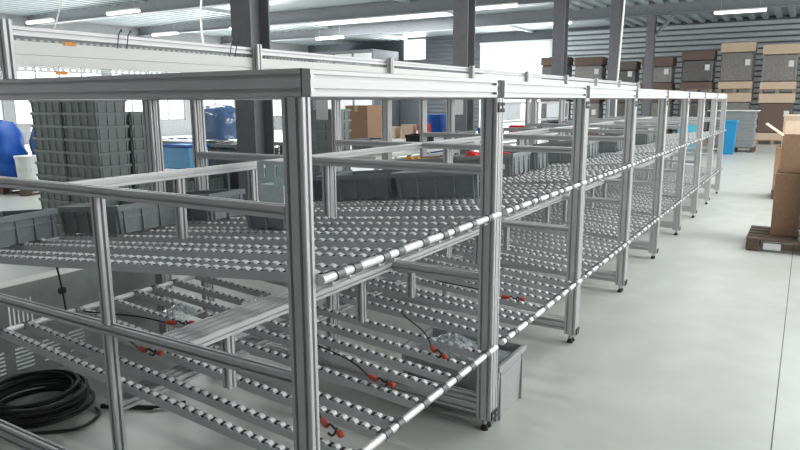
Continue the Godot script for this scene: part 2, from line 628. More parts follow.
# ---------------------------------------------------------------- flow racks
const UZ := [-0.13, -0.222, -0.396, -0.496, -0.672, -0.836, -0.934, -1.108, -1.28]
const LZ := [-0.10, -0.22, -0.40, -0.49, -0.683, -0.847, -0.969, -1.12, -1.289]
const PITCH := 0.05

func wheel_mesh() -> Mesh:
	if not cache.has("wheel"):
		var st := mb()
		cyl(st, Vector3(0, 0, -0.006), Vector3(0, 0, 0.006), 0.0180, 0.0180, 14, false)
		cyl(st, Vector3(0, 0, 0.006), Vector3(0, 0, 0.011), 0.0180, 0.0150, 14, true)
		cyl(st, Vector3(0, 0, -0.011), Vector3(0, 0, -0.006), 0.0150, 0.0180, 14, true)
		cache["wheel"] = st.commit()
	return cache["wheel"]

func roller_track(parent: Node3D, z: float, y0: float, slope: float, length: float, single: bool) -> void:
	# y0: height of the wheel crowns at x = 0; the track runs towards -x
	var key := "track_%.3f" % length
	if not cache.has(key):
		var st := mb()
		var u := PackedVector2Array([Vector2(-0.018, -0.042), Vector2(0.018, -0.042), Vector2(0.018, -0.010), Vector2(0.0155, -0.010), Vector2(0.0155, -0.039), Vector2(-0.0155, -0.039), Vector2(-0.0155, -0.010), Vector2(-0.018, -0.010)])
		ext(st, u, "x", -length, 0.0)
		cache[key] = st.commit()
		st = mb()
		box(st, Vector3(-length / 2, -0.026, 0), Vector3(length - 0.004, 0.024, 0.0305))
		cache[key + "i"] = st.commit()
		st = mb()
		var wm := wheel_mesh()
		var n := int(length / PITCH)
		for i in n:
			st.append_from(wm, 0, Transform3D(Basis(), Vector3(-0.03 - PITCH * i, -0.018, 0)))
		cache[key + "w"] = st.commit()
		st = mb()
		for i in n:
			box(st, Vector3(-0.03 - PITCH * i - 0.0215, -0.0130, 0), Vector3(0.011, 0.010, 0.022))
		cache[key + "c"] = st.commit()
	var b := Basis(Vector3(0, 0, 1), atan(slope))
	var t := put(parent, "roller_track", cache[key], M.track, Vector3(0.004, y0, z), b)
	put(t, "bearing_strip", cache[key + "i"], M.track)
	var cr := put(t, "dark_block_row", cache[key + "c"], M.insert)  # small dark block beside each wheel
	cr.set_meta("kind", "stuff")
	if single:
		for i in int(length / PITCH):
			put(t, "roller", wheel_mesh(), M.wheel, Vector3(-0.03 - PITCH * i, -0.018, 0))
	else:
		var w := put(t, "roller_row", cache[key + "w"], M.wheel)
		w.set_meta("kind", "stuff")

func clamp_mesh() -> Mesh:
	if not cache.has("clamp"):
		var st := mb()
		cyl(st, Vector3(0, 0, -0.020), Vector3(0, 0, 0.020), 0.0185, 0.0185, 12)
		box(st, Vector3(-0.016, -0.006, 0), Vector3(0.034, 0.028, 0.036))
		cache["clamp"] = st.commit()
	return cache["clamp"]

func foot(parent: Node3D, p: Vector3) -> void:
	if not cache.has("foot"):
		var st := mb()
		cyl(st, Vector3(0, 0.0, 0), Vector3(0, 0.012, 0), 0.0195, 0.0195, 14)
		cyl(st, Vector3(0, 0.012, 0), Vector3(0, 0.030, 0), 0.0195, 0.011, 14)
		cache["foot"] = st.commit()
		st = mb()
		cyl(st, Vector3(0, 0.028, 0), Vector3(0, 0.062, 0), 0.008, 0.008, 8)
		cyl(st, Vector3(0, 0.036, 0), Vector3(0, 0.044, 0), 0.014, 0.014, 6)
		cache["foot_stem"] = st.commit()
	var f := put(parent, "levelling_foot", cache["foot"], M.black, p)
	put(f, "threaded_stem", cache["foot_stem"], M.steel)

func plate_mesh() -> Mesh:
	if not cache.has("plate"):
		var st := mb()
		cbox(st, Vector3.ZERO, Vector3(0.006, 0.045, 0.036), 0.002)
		cache["plate"] = st.commit()
		st = mb()
		cyl(st, Vector3(0.002, 0, 0), Vector3(0.006, 0, 0), 0.007, 0.007, 8)
		cache["plate_screw"] = st.commit()
	return cache["plate"]

func racks() -> void:
	var zin := L - 0.08
	for i in 8:
		var lab := "aluminium roller flow rack bay, %s from the viewer in the long row" % ORD[i]
		if i == 0:
			lab = "nearest aluminium roller flow rack bay, its end frame facing the viewer"
		if i == 7:
			lab = "farthest aluminium roller flow rack bay, last of the long row"
		var r := thing("flow_rack", lab, "rack", Vector3(0, 0, -L * i), 0.0, "roller flow rack bays")
		for e in 2:
			var zc := -0.0205 if e == 0 else -L + 0.0205
			bar(r, "front_post", "y", Vector3(-0.04, 0.06, zc), 1.6, 0.08, 0.04)
			bar(r, "top_end_beam", "x", Vector3(-2.49, 1.70, zc), 2.487, 0.04, 0.08)
			if not cache.has("cap"):
				var st := mb()
				cbox(st, Vector3.ZERO, Vector3(0.004, 0.08, 0.04), 0.0015)
				cache["cap"] = st.commit()
			put(r, "end_cap", cache["cap"], M.cap, Vector3(-0.001, 1.70, zc))
			bar(r, "middle_end_rail", "x", Vector3(-2.0, 1.322, zc), 1.92)
			bar(r, "lower_end_rail", "x", Vector3(-2.0, 0.790, zc), 1.92)
			bar(r, "bottom_end_rail", "x", Vector3(-2.0, 0.125, zc), 1.92, 0.04, 0.08)
			bar(r, "middle_post", "y", Vector3(-1.008, 0.81, zc), 0.492)
			bar(r, "middle_post", "y", Vector3(-1.008, 0.165, zc), 0.605)
			bar(r, "rear_post", "y", Vector3(-2.02, 0.06, zc), 1.6)
			bar(r, "rear_post", "y", Vector3(-2.45, 0.06, zc), 1.6, 0.08, 0.04)
			for xx in [-0.04, -2.02, -2.45]:
				foot(r, Vector3(xx, 0, zc))
			# fasteners in the slots beside the end frames
			var inner := zc - 0.026 if e == 0 else zc + 0.026
			if not cache.has("nut"):
				var st2 := mb()
				cyl(st2, Vector3(-0.004, 0, 0), Vector3(0.002, 0, 0), 0.0065, 0.0065, 8)
				box(st2, Vector3(-0.003, 0, -0.0), Vector3(0.004, 0.006, 0.026))
				cache["nut"] = st2.commit()
			for yy in [1.68, 1.72]:
				put(r, "fastener", cache["nut"], M.steel, Vector3(0.0, yy, inner))
		bar(r, "front_top_beam", "z", Vector3(-0.02, 1.70, -L + 0.041), L - 0.082, 0.04, 0.08)
		bar(r, "rear_top_beam", "z", Vector3(-2.45, 1.70, -L + 0.041), L - 0.082, 0.04, 0.08)
		bar(r, "middle_long_rail", "z", Vector3(-1.22, 1.322, -L + 0.041), L - 0.082)
		bar(r, "wide_cross_profile", "z", Vector3(-0.655, 0.790, -L + 0.041), L - 0.082, 0.16, 0.04)
		bar(r, "wide_cross_profile", "z", Vector3(-1.05, 0.462, -L + 0.041), L - 0.082, 0.12, 0.04)
		if i == 0:
			for zz in [-0.58, -1.06]:
				bar(r, "rail_support", "y", Vector3(-1.22, 1.022, zz), 0.279)
		for zz in [-0.29, -1.217]:
			bar(r, "profile_support", "y", Vector3(-0.655, 0.525, zz), 0.245)
		# upper shelf, falling to the back; lower shelf, falling to the front
		for z in UZ:
			roller_track(r, z, 1.128, 0.09, 2.35, false)
			put(r, "track_clamp", clamp_mesh(), M.clamp, Vector3(0.016, 1.118, z))
		for z in LZ:
			roller_track(r, z, 0.470, -0.068, 1.95, i == 0 and z > -0.9)
			put(r, "track_clamp", clamp_mesh(), M.clamp, Vector3(0.016, 0.455, z))
		if not cache.has("rod"):
			var st := mb()
			cyl(st, Vector3(0, 0, -0.045), Vector3(0, 0, -L + 0.03), 0.0145, 0.0145, 16)
			cache["rod"] = st.commit()
		put(r, "front_tube", cache["rod"], M.tube, Vector3(0.016, 1.118, 0))
		put(r, "front_tube", cache["rod"], M.tube, Vector3(0.016, 0.455, 0))
		put(r, "rear_tube", cache["rod"], M.tube, Vector3(-1.955, 0.578, 0))
		put(r, "rear_tube", cache["rod"], M.tube, Vector3(-2.34, 0.885, 0))
		for z in LZ:
			put(r, "rear_clamp", clamp_mesh(), M.clamp, Vector3(-1.955, 0.580, z))
		for yy in [1.617, 0.085]:
			for e in [0, 1]:
				if (i == 0 and e == 0) or (i == 7 and e == 1):
					continue
				var pl := put(r, "joining_plate", plate_mesh(), M.cap, Vector3(0.0035, yy, -0.0195 if e == 0 else -L + 0.0195))
				put(pl, "screw", cache["plate_screw"], M.steel)
	overhead_frame()

func overhead_frame() -> void:
	var t := thing("panel_rail_frame", "aluminium rail frame with long white panels standing on top of the racks", "rail frame", Vector3(-1.522, 1.74, 0))
	for i in 9:
		bar(t, "post", "y", Vector3(0.022, 0.001, -0.02 - (L * i - 0.02 if i else 0.0)), 0.228)
	for i in 8:
		var z1 := -L * (i + 1) + 0.001
		var z0 := -0.002 if i == 0 else -L * i
		var ln := z0 - z1
		bar(t, "top_rail", "z", Vector3(-0.020, 0.192, z1), ln)
		for yy in [[0.128, 0.054, "white_panel"], [0.078, 0.044, "white_panel"]]:
			var st := mb()
			cbox(st, Vector3(-0.006, yy[0], (z0 + z1) / 2), Vector3(0.012, yy[1], ln - 0.002), 0.0015)
			part(t, yy[2], st, M.white_panel)
		perforated(t, Vector3(-0.006, 0.160, z0), ln, 0.014, M.perf_dark)
		perforated(t, Vector3(-0.004, 0.045, z0), ln, 0.018, M.perf)
	# tags and small clips on the first bay
	for a in [[0.155, -0.30], [0.032, -0.25]]:
		var st := mb()
		cbox(st, Vector3(0.003, a[0], a[1]), Vector3(0.004, 0.014, 0.055), 0.001)
		var o := part(t, "orange_tag", st, M.orange_tag)
		o.set_meta("label", "orange paper tag")
	for z in [-0.52, -0.57, -1.22, -1.26]:
		var st := mb()
		tube(st, [Vector3(0.02, 0.15, z), Vector3(0.03, 0.21, z - 0.005), Vector3(0.03, 0.235, z - 0.02), Vector3(0.02, 0.225, z - 0.03)], 0.0025, 5)
		part(t, "wire_hook", st, M.black)

# strip with a row of slots punched through it, running to -z
func perforated(parent: Node3D, p: Vector3, length: float, h: float, m: Material) -> void:
	var key := "perf_%.3f_%.3f" % [length, h]
	if not cache.has(key):
		var st := mb()
		var n := int(length / 0.032)
		var c := length / n
		for i in n:
			var zc := -c * (i + 0.5)
			var outer := [Vector2(-c / 2, -h / 2), Vector2(c / 2, -h / 2), Vector2(c / 2, h / 2), Vector2(-c / 2, h / 2)]
			var inn := []
			for k in 8:
				var a := TAU * (k + 0.5) / 8.0
				inn.append(Vector2(cos(a) * 0.0105, sin(a) * h * 0.30))
			var ring := [6, 7, 0, 1, 2, 3, 4, 5]
			var out8 := []
			for k in 8:
				var q: Vector2 = inn[k]
				out8.append(Vector2(signf(q.x) * (c / 2), signf(q.y) * (h / 2)) if true else q)
			for k in 8:
				var k2 := (k + 1) % 8
				for s in [-0.001, 0.001]:
					var A := Vector3(s, inn[k].y, zc + inn[k].x)
					var B := Vector3(s, inn[k2].y, zc + inn[k2].x)
					var C2 := Vector3(s, out8[k2].y, zc + out8[k2].x)
					var D := Vector3(s, out8[k].y, zc + out8[k].x)
					if C2.distance_to(D) < 1e-6:
						tri(st, A, B, C2, Vector3(signf(s), 0, 0))
					else:
						quad(st, A, B, C2, D, Vector3(signf(s), 0, 0))
		for s in [-1.0, 1.0]:
			box(st, Vector3(-0.012, s * h / 2, -length / 2), Vector3(0.026, 0.0015, length))
		cache[key] = st.commit()
	put(parent, "slotted_strip", cache[key], m, p)

# ---------------------------------------------------------------- bins
func bin(called: String, label: String, at: Vector3, turn: float, w: float, d: float, h: float, m: Material, group: String, gap := 0.14) -> Node3D:
	# w along x, d along z
	var t := thing(called, label, "bin", at, turn, group)
	var key := "bin_%.2f_%.2f_%.3f" % [w, d, h]
	if not cache.has(key):
		var st := mb()
		var th := 0.006
		var b := 0.020
		var lo := [Vector3(-w / 2 + b, 0, -d / 2 + b), Vector3(w / 2 - b, 0, -d / 2 + b), Vector3(w / 2 - b, 0, d / 2 - b), Vector3(-w / 2 + b, 0, d / 2 - b)]
		var g := 0.009
		var hi := [Vector3(-w / 2 + g, h, -d / 2 + g), Vector3(w / 2 - g, h, -d / 2 + g), Vector3(w / 2 - g, h, d / 2 - g), Vector3(-w / 2 + g, h, d / 2 - g)]
		for i in 4:
			var a: Vector3 = lo[i]
			var c: Vector3 = lo[(i + 1) % 4]
			var ho: Vector3 = hi[i]
			var hc: Vector3 = hi[(i + 1) % 4]
			var out := (a + c) / 2
			out.y = 0
			aquad(st, a, c, hc, ho, out)
			var ins := -out.normalized() * th
			aquad(st, a + ins + Vector3(0, th, 0), c + ins + Vector3(0, th, 0), hc + ins, ho + ins, -out)
			aquad(st, ho, hc, hc + ins, ho + ins, Vector3.UP)
		quad(st, lo[0], lo[1], lo[2], lo[3], Vector3.DOWN)
		for i in 4:
			lo[i].y = th
		quad(st, lo[0], lo[1], lo[2], lo[3], Vector3.UP)
		cache[key] = st.commit()
		st = mb()
		var rh := minf(0.03, h * 0.2)
		for s in [-1.0, 1.0]:
			box(st, Vector3(s * (w / 2 - 0.010), h - rh / 2, 0), Vector3(0.02, rh, d))
			box(st, Vector3(0, h - rh / 2, s * (d / 2 - 0.010)), Vector3(w - 0.04, rh, 0.02))
			if h > 0.14:
				box(st, Vector3(s * (w / 2 - 0.014), h - rh * 2.2, 0), Vector3(0.012, 0.008, d - 0.02))
				box(st, Vector3(0, h - rh * 2.2, s * (d / 2 - 0.014)), Vector3(w - 0.03, 0.008, 0.012))
		cache[key + "r"] = st.commit()
		st = mb()
		box(st, Vector3.ZERO, Vector3(0.008, h * 0.86, 0.014))
		cache[key + "s"] = st.commit()
	put(t, "body", cache[key], m)
	put(t, "rim", cache[key + "r"], m)
	var nx := maxi(1, int(round(w / gap)))
	var nz := maxi(1, int(round(d / gap)))
	for s in [-1.0, 1.0]:
		for i in nx + 1:
			put(t, "rib", cache[key + "s"], m, Vector3(-w / 2 + 0.04 + (w - 0.08) * i / nx, h * 0.44, s * (d / 2 - 0.012)))
		for i in nz + 1:
			put(t, "rib", cache[key + "s"], m, Vector3(s * (w / 2 - 0.012), h * 0.44, -d / 2 + 0.04 + (d - 0.08) * i / nz), Basis(Vector3.UP, PI / 2))
	return t

func shelf_y(x: float) -> float:
	return 1.128 + 0.09 * x + 0.003

func shelf_bin(label: String, x: float, z: float, turn: float, w: float, d: float, h: float, m: Material) -> Node3D:
	var t := bin("storage_bin", label, Vector3(x, shelf_y(x), z), turn, w, d, h, m, "bins on the upper roller shelf")
	t.rotation = Vector3(0, turn, 0)
	t.basis = Basis(Vector3(0, 0, 1), atan(0.09)) * Basis(Vector3(0, 1, 0), turn)
	return t

func heap(label: String, category: String, called: String, at: Vector3, n: int, spread: Vector2, s: float, m: Material, seed_: int) -> void:
	var rng := RandomNumberGenerator.new()
	rng.seed = seed_
	var t := thing(called, label, category, at)
	for i in n:
		var st := mb()
		var b := Basis.from_euler(Vector3(rng.randf() * 0.6 - 0.3, rng.randf() * 6.0, rng.randf() * 0.6 - 0.3))
		var p := Vector3((rng.randf() - 0.5) * spread.x, s * 0.5 + rng.randf() * s, (rng.randf() - 0.5) * spread.y)
		cbox(st, p, Vector3(s * (1.2 + rng.randf()), s * 0.8, s), s * 0.2, b)
		part(t, "piece", st, m)

func shelf_goods() -> void:
	shelf_bin("dark grey storage bin at the left picture edge, skewed on the upper rollers", -2.16 - 0.22, -0.36, 0.22, 0.4, 0.42, 0.15, M.bin_dark)
	shelf_bin("grey storage bin behind the slim post at the back of nearest bay", -2.05, -0.86, 0.0, 0.56, 0.42, 0.15, M.bin_light)
	shelf_bin("dark grey storage bin beside the folded sheet metal box", -1.88, -1.245, 0.05, 0.56, 0.30, 0.15, M.bin_dark)
	shelf_bin("long dark grey storage bin close behind the second front post", -0.64, -2.19, 0.0, 0.58, 0.40, 0.16, M.bin_dark)
	shelf_bin("long dark grey storage bin left of its twin in the second bay", -1.24, -2.21, 0.0, 0.58, 0.40, 0.16, M.bin_dark)
	shelf_bin("dark grey storage bin near the rear of second bay", -1.86, -2.25, 0.0, 0.58, 0.40, 0.16, M.bin_dark)
	shelf_bin("grey storage bin with red parts inside, third bay", -1.02, -3.66, 0.0, 0.60, 0.40, 0.17, M.bin_light)
	shelf_bin("grey storage bin behind the one holding red parts", -1.0, -4.12, 0.0, 0.60, 0.28, 0.17, M.bin_light)
	shelf_bin("grey storage bin with yellow parts inside, third bay", -1.66, -3.66, 0.0, 0.60, 0.40, 0.17, M.bin_light)
	shelf_bin("grey storage bin in the fourth bay nearest its front post", -0.90, -4.95, 0.0, 0.60, 0.40, 0.17, M.bin_light)
	shelf_bin("second grey storage bin of the fourth bay", -0.92, -5.45, 0.0, 0.60, 0.40, 0.17, M.bin_light)
	shelf_bin("grey storage bin in the fifth bay nearest the viewer", -0.85, -6.35, 0.0, 0.60, 0.40, 0.17, M.bin_light)
	shelf_bin("farther grey storage bin in the fifth bay", -0.86, -6.85, 0.0, 0.60, 0.40, 0.17, M.bin_light)
	shelf_bin("grey storage bin in the sixth bay nearest the viewer", -0.80, -7.75, 0.0, 0.60, 0.40, 0.20, M.bin_light)
	shelf_bin("farther grey storage bin in the sixth bay", -0.80, -8.25, 0.0, 0.60, 0.40, 0.20, M.bin_light)
	heap("heap of red plastic parts lying in a grey bin", "parts", "red_parts", Vector3(-1.02, shelf_y(-1.02) + 0.09, -3.66), 14, Vector2(0.40, 0.24), 0.05, M.red, 4)
	heap("heap of yellow parts lying in a grey bin", "parts", "yellow_parts", Vector3(-1.66, shelf_y(-1.66) + 0.09, -3.66), 14, Vector2(0.40, 0.24), 0.05, M.yellow, 5)
	# folded sheet metal box leaning behind the end rail
	shelf_bin("low dark grey bin under the folded sheet metal box", -0.96, -0.96, 0.0, 0.30, 0.20, 0.10, M.bin_dark)
	var t := thing("sheet_metal_box", "pale grey-green folded sheet metal box with two upright slots", "sheet metal", Vector3(-0.945, 1.158, -0.95))
	var st := mb()
	box(st, Vector3(0, 0.048, 0.05), Vector3(0.150, 0.096, 0.003))
	for k in [-1.0, 1.0]:
		box(st, Vector3(k * 0.0735, 0.048, 0.0), Vector3(0.003, 0.096, 0.097))
	box(st, Vector3(0, 0.0015, 0), Vector3(0.144, 0.003, 0.097))
	part(t, "tray", st, M.sheet)
	st = mb()
	# upright panel pierced by two slots: built from strips around them
	for q in [[-0.185, -0.140], [-0.129, -0.066], [-0.055, 0.0]]:
		box(st, Vector3((q[0] + q[1]) / 2, 0.1, -0.052), Vector3(q[1] - q[0], 0.20, 0.003))
	for q in [-0.1345, -0.0605]:
		box(st, Vector3(q, 0.06, -0.052), Vector3(0.011, 0.12, 0.003))
		box(st, Vector3(q, 0.19, -0.052), Vector3(0.011, 0.02, 0.003))
	part(t, "slotted_panel", st, M.sheet)

	# loose things on the lower rollers
	var cons := [[Vector3(-1.17, 0.553, -0.31), -0.1, "orange cable plugs on the lower rollers beside the slim post"],
		[Vector3(-0.20, 0.487, -0.69), -0.35, "orange cable plug on the lower rollers right of the nearest post"],
		[Vector3(-0.15, 0.484, -1.10), -0.75, "orange cable plug with black lead near the second post"],
		[Vector3(-0.14, 0.483, -0.265), -0.55, "orange cable plug lowest on the rollers behind the nearest post"],
		[Vector3(-0.17, 0.485, -2.085), -0.1, "orange cable plugs hanging right of the second front post"],
		[Vector3(-1.33, 0.564, -0.62), 0.3, "small orange plug far back under the wide profile"]]
	for c in cons:
		var o := thing("cable_plug", c[2], "plug", c[0], c[1], "orange cable plugs")
		st = mb()
		cbox(st, Vector3(-0.045, 0.012, 0), Vector3(0.055, 0.020, 0.022), 0.006)
		part(o, "plug_body", st, M.orange)
		st = mb()
		cbox(st, Vector3(0.055, 0.012, -0.02), Vector3(0.034, 0.020, 0.024), 0.006)
		part(o, "socket_body", st, M.orange)
		st = mb()
		var pts := []
		for k in 13:
			var a := PI + PI * 1.2 * k / 12.0
			pts.append(Vector3(0.01 + cos(a) * 0.03, 0.012 + 0.008 * sin(k * 1.1), sin(a) * 0.026 + 0.003))
		tube(st, pts, 0.0045, 6)
		part(o, "short_lead", st, M.cable)
		st = mb()
		pts = []
		for k in 10:
			pts.append(Vector3(-0.08 - 0.05 * k, 0.010 + 0.0034 * k, -0.02 * sin(k * 0.5)))
		tube(st, pts, 0.004, 6)
		part(o, "cable", st, M.cable)
	# crumpled clear film bags on the lower rollers
	var films := [[Vector3(-1.46, 0.572, -0.74), 0.10, "crumpled clear film bag far back on nearest lower shelf"],
		[Vector3(-1.22, 0.557, -1.12), 0.12, "crumpled clear film bag under the rear of the upper shelf"],
		[Vector3(-0.16, 0.484, -1.29), 0.10, "crumpled clear film bag on the rollers next to second post"]]
	for f in films:
		film_bag(f[0], f[1], f[2])

func film_bag(at: Vector3, r: float, label: String) -> void:
	var o := thing("film_bag", label, "bag", at)
	var n := FastNoiseLite.new()
	n.seed = int(at.z * 100.0)
	n.frequency = 9.0
	var st := mb()
	var N := 14
	var P := func(i: int, j: int) -> Vector3:
		var u := -1.0 + 2.0 * i / N
		var v := -1.0 + 2.0 * j / N
		var e := maxf(0.0, 1.0 - u * u) * maxf(0.0, 1.0 - v * v)
		return Vector3(u * r, 0.004 + 0.035 * e + 0.028 * e * n.get_noise_2d(u * r * 3.0, v * r * 3.0), v * r * 0.6)
	for i in N:
		for j in N:
			aquad(st, P.call(i, j), P.call(i + 1, j), P.call(i + 1, j + 1), P.call(i, j + 1), Vector3.UP)
	part(o, "film", st, M.film)

# ---------------------------------------------------------------- things on the floor by the racks
func floor_goods() -> void:
	bin("tall_bin", "tall grey storage bin on the floor beside the second front post", Vector3(-0.30, 0.0, -1.69), 0.0, 0.6, 0.38, 0.31, M.bin_pale, "", 0.34)
	film_bag(Vector3(-0.28, 0.27, -1.69), 0.22, "clear film bag lying in the tall bin on the floor")
	# coil of cable
	var t := thing("cable_coil", "coil of black cable lying on the floor at bottom left", "cable", Vector3(-2.2, 0.0, -0.36))
	var rng := RandomNumberGenerator.new()
	rng.seed = 12
	for k in 15:
		var st := mb()
		var pts := []
		var r := 0.19 + rng.randf() * 0.07
		var cx := (rng.randf() - 0.5) * 0.05
		var cz := (rng.randf() - 0.5) * 0.05
		var h := 0.012 + 0.0085 * k
		var ph := rng.randf() * TAU
		var tl := rng.randf() * 0.03
		for q in 29:
			var a := TAU * q / 28.0
			pts.append(Vector3(cx + cos(a) * r * 1.05, h + tl * sin(a + ph) * 0.6 + 0.005, cz + sin(a) * r))
		tube(st, pts, 0.0085, 6)
		part(t, "cable_loop", st, M.cable)
	var st2 := mb()
	var cv := Curve3D.new()
	for q in [Vector3(-0.05, 0.012, 0.24), Vector3(0.12, 0.012, 0.24), Vector3(0.28, 0.012, 0.13), Vector3(0.386, 0.012, 0.01), Vector3(0.34, 0.012, -0.13), Vector3(0.25, 0.012, -0.17)]:
		cv.add_point(q)
	for q in range(1, 5):
		var tg := (cv.get_point_position(q + 1) - cv.get_point_position(q - 1)) * 0.17
		cv.set_point_in(q, -tg)
		cv.set_point_out(q, tg)
	tube(st2, Array(cv.tessellate(3, 4)), 0.0085, 6)
	part(t, "loose_end", st2, M.cable)
	# flat cable duct on the floor
	t = thing("conduit_pipe", "thin black conduit pipe on the floor right of the cable coil", "conduit", Vector3(-1.78, 0.0, -0.66))
	st2 = mb()
	cyl(st2, Vector3(-0.16, 0.014, 0.10), Vector3(0.10, 0.014, -0.03), 0.013, 0.013, 8)
	part(t, "pipe", st2, M.cable)
	st2 = mb()
	cyl(st2, Vector3(0.10, 0.014, -0.03), Vector3(0.20, 0.014, -0.17), 0.009, 0.009, 8)
	part(t, "pipe_end", st2, M.cable)
	# steel cabinet with louvres behind the lower shelf
	t = thing("vented_cabinet", "low grey sheet steel cabinet with louvre slots behind the cable coil", "cabinet", Vector3(-2.68, 0.0, -0.75))
	st2 = mb()
	# front sheet (facing the racks) pierced by slots: lying ones below, upright ones above
	box(st2, Vector3(0, 0.03, 0), Vector3(0.004, 0.06, 1.6))
	box(st2, Vector3(0, 0.285, 0), Vector3(0.004, 0.13, 1.6))
	box(st2, Vector3(0, 0.545, 0), Vector3(0.004, 0.09, 1.6))
	var zc := -0.8
	for g in [-0.22, -0.05, 0.12, 0.29]:
		box(st2, Vector3(0, 0.14, (zc + g) / 2), Vector3(0.004, 0.16, g - zc))
		for k in 7:
			box(st2, Vector3(0, 0.067 + 0.0245 * k, g + 0.055), Vector3(0.004, 0.013, 0.11))
		zc = g + 0.11
	box(st2, Vector3(0, 0.14, (zc + 0.8) / 2), Vector3(0.004, 0.16, 0.8 - zc))
	zc = -0.8
	for k in 6:
		var c := 0.10 + 0.026 * k
		box(st2, Vector3(0, 0.425, (zc + c) / 2), Vector3(0.004, 0.15, c - zc))
		zc = c + 0.012
	box(st2, Vector3(0, 0.425, (zc + 0.8) / 2), Vector3(0.004, 0.15, 0.8 - zc))
	part(t, "louvred_front", st2, M.cabinet)
	st2 = mb()
	box(st2, Vector3(-0.06, 0.592, 0), Vector3(0.13, 0.004, 1.6))
	part(t, "top_sheet", st2, M.white_panel)
	st2 = mb()
	box(st2, Vector3(-0.25, 0.02, 0), Vector3(0.5, 0.004, 1.6))
	for s in [-0.8, 0.8]:
		box(st2, Vector3(-0.25, 0.3, s), Vector3(0.5, 0.58, 0.004))
	part(t, "cabinet_frame", st2, M.cabinet)
	# leaning strap with buckle
	t = thing("hanging_strap", "dark strap with a buckle hanging in front of the steel cabinet", "strap", Vector3(-2.3, 0.0, -0.62))
	st2 = mb()
	tube(st2, [Vector3(0.02, 0.84, 0.04), Vector3(0, 0.62, 0), Vector3(-0.01, 0.45, -0.02)], 0.006, 6)
	part(t, "strap", st2, M.black)
	st2 = mb()
	cbox(st2, Vector3(0, 0.60, 0), Vector3(0.03, 0.035, 0.04), 0.006)
	part(t, "buckle", st2, M.black)

# ---------------------------------------------------------------- background, left of the racks
func pallet(called: String, label: String, at: Vector3, turn: float, w: float, d: float, m: Material, group := "") -> Node3D:
	var t := thing(called, label, "pallet", at, turn, group)
	pallet_parts(t, w, d, m, 0.0)
	return t

func pallet_parts(t: Node3D, w: float, d: float, m: Material, y: float) -> void:
	var key := "pal_%.2f_%.2f" % [w, d]
	if not cache.has(key):
		var st := mb()
		cbox(st, Vector3.ZERO, Vector3(w, 0.022, 0.12), 0.003)
		cache[key] = st.commit()
		st = mb()
		cbox(st, Vector3.ZERO, Vector3(0.12, 0.022, d), 0.003)
		cache[key + "b"] = st.commit()
		st = mb()
		cbox(st, Vector3.ZERO, Vector3(0.13, 0.078, 0.12), 0.004)
		cache[key + "k"] = st.commit()
	for i in 5:
		put(t, "deck_board", cache[key], m, Vector3(0, y + 0.133, -d / 2 + 0.06 + (d - 0.12) * i / 4.0))
	for i in 3:
		var x := -w / 2 + 0.07 + (w - 0.14) * i / 2.0
		put(t, "bottom_board", cache[key + "b"], m, Vector3(x, y + 0.011, 0))
		put(t, "stringer_board", cache[key + "b"], m, Vector3(x, y + 0.111, 0))
		for j in 3:
			put(t, "block", cache[key + "k"], m, Vector3(x, y + 0.061, -d / 2 + 0.06 + (d - 0.12) * j / 2.0))

func carton(label: String, at: Vector3, turn: float, s: Vector3, m: Material, open := false, group := "") -> Node3D:
	var t := thing("carton", label, "box", at, turn, group)
	var st := mb()
	if open:
		var th := 0.006
		box(st, Vector3(0, th / 2, 0), Vector3(s.x, th, s.z))
		for k in [-1.0, 1.0]:
			box(st, Vector3(k * (s.x / 2 - th / 2), s.y / 2, 0), Vector3(th, s.y, s.z))
			box(st, Vector3(0, s.y / 2, k * (s.z / 2 - th / 2)), Vector3(s.x - 2 * th, s.y, th))
	else:
		cbox(st, Vector3(0, s.y / 2, 0), s, 0.006)
	part(t, "carton_body", st, m)
	if open:
		st = mb()
		var b := Basis(Vector3(0, 0, 1), 0.95)
		box(st, Vector3(-s.x / 2, s.y, 0) + b * Vector3(-0.0, 0.11, 0), Vector3(0.006, 0.22, s.z - 0.01), b)
		part(t, "flap", st, M.card_pale)
		st = mb()
		b = Basis(Vector3(1, 0, 0), -0.6)
		box(st, Vector3(0, s.y, -s.z / 2) + b * Vector3(0, 0.09, 0), Vector3(s.x - 0.01, 0.18, 0.006), b)
		part(t, "flap", st, M.card_pale)
		st = mb()
		b = Basis(Vector3(0, 0, 1), -1.2)
		box(st, Vector3(s.x / 2, s.y, 0) + b * Vector3(0, 0.11, 0), Vector3(0.006, 0.22, s.z - 0.01), b)
		part(t, "flap", st, M.card_pale)
	else:
		st = mb()
		box(st, Vector3(0, s.y + 0.0006, 0), Vector3(0.05, 0.001, s.z))
		box(st, Vector3(0, s.y - 0.05, s.z / 2 + 0.0006), Vector3(0.05, 0.1, 0.001))
		part(t, "tape", st, M.card_pale)
	return t

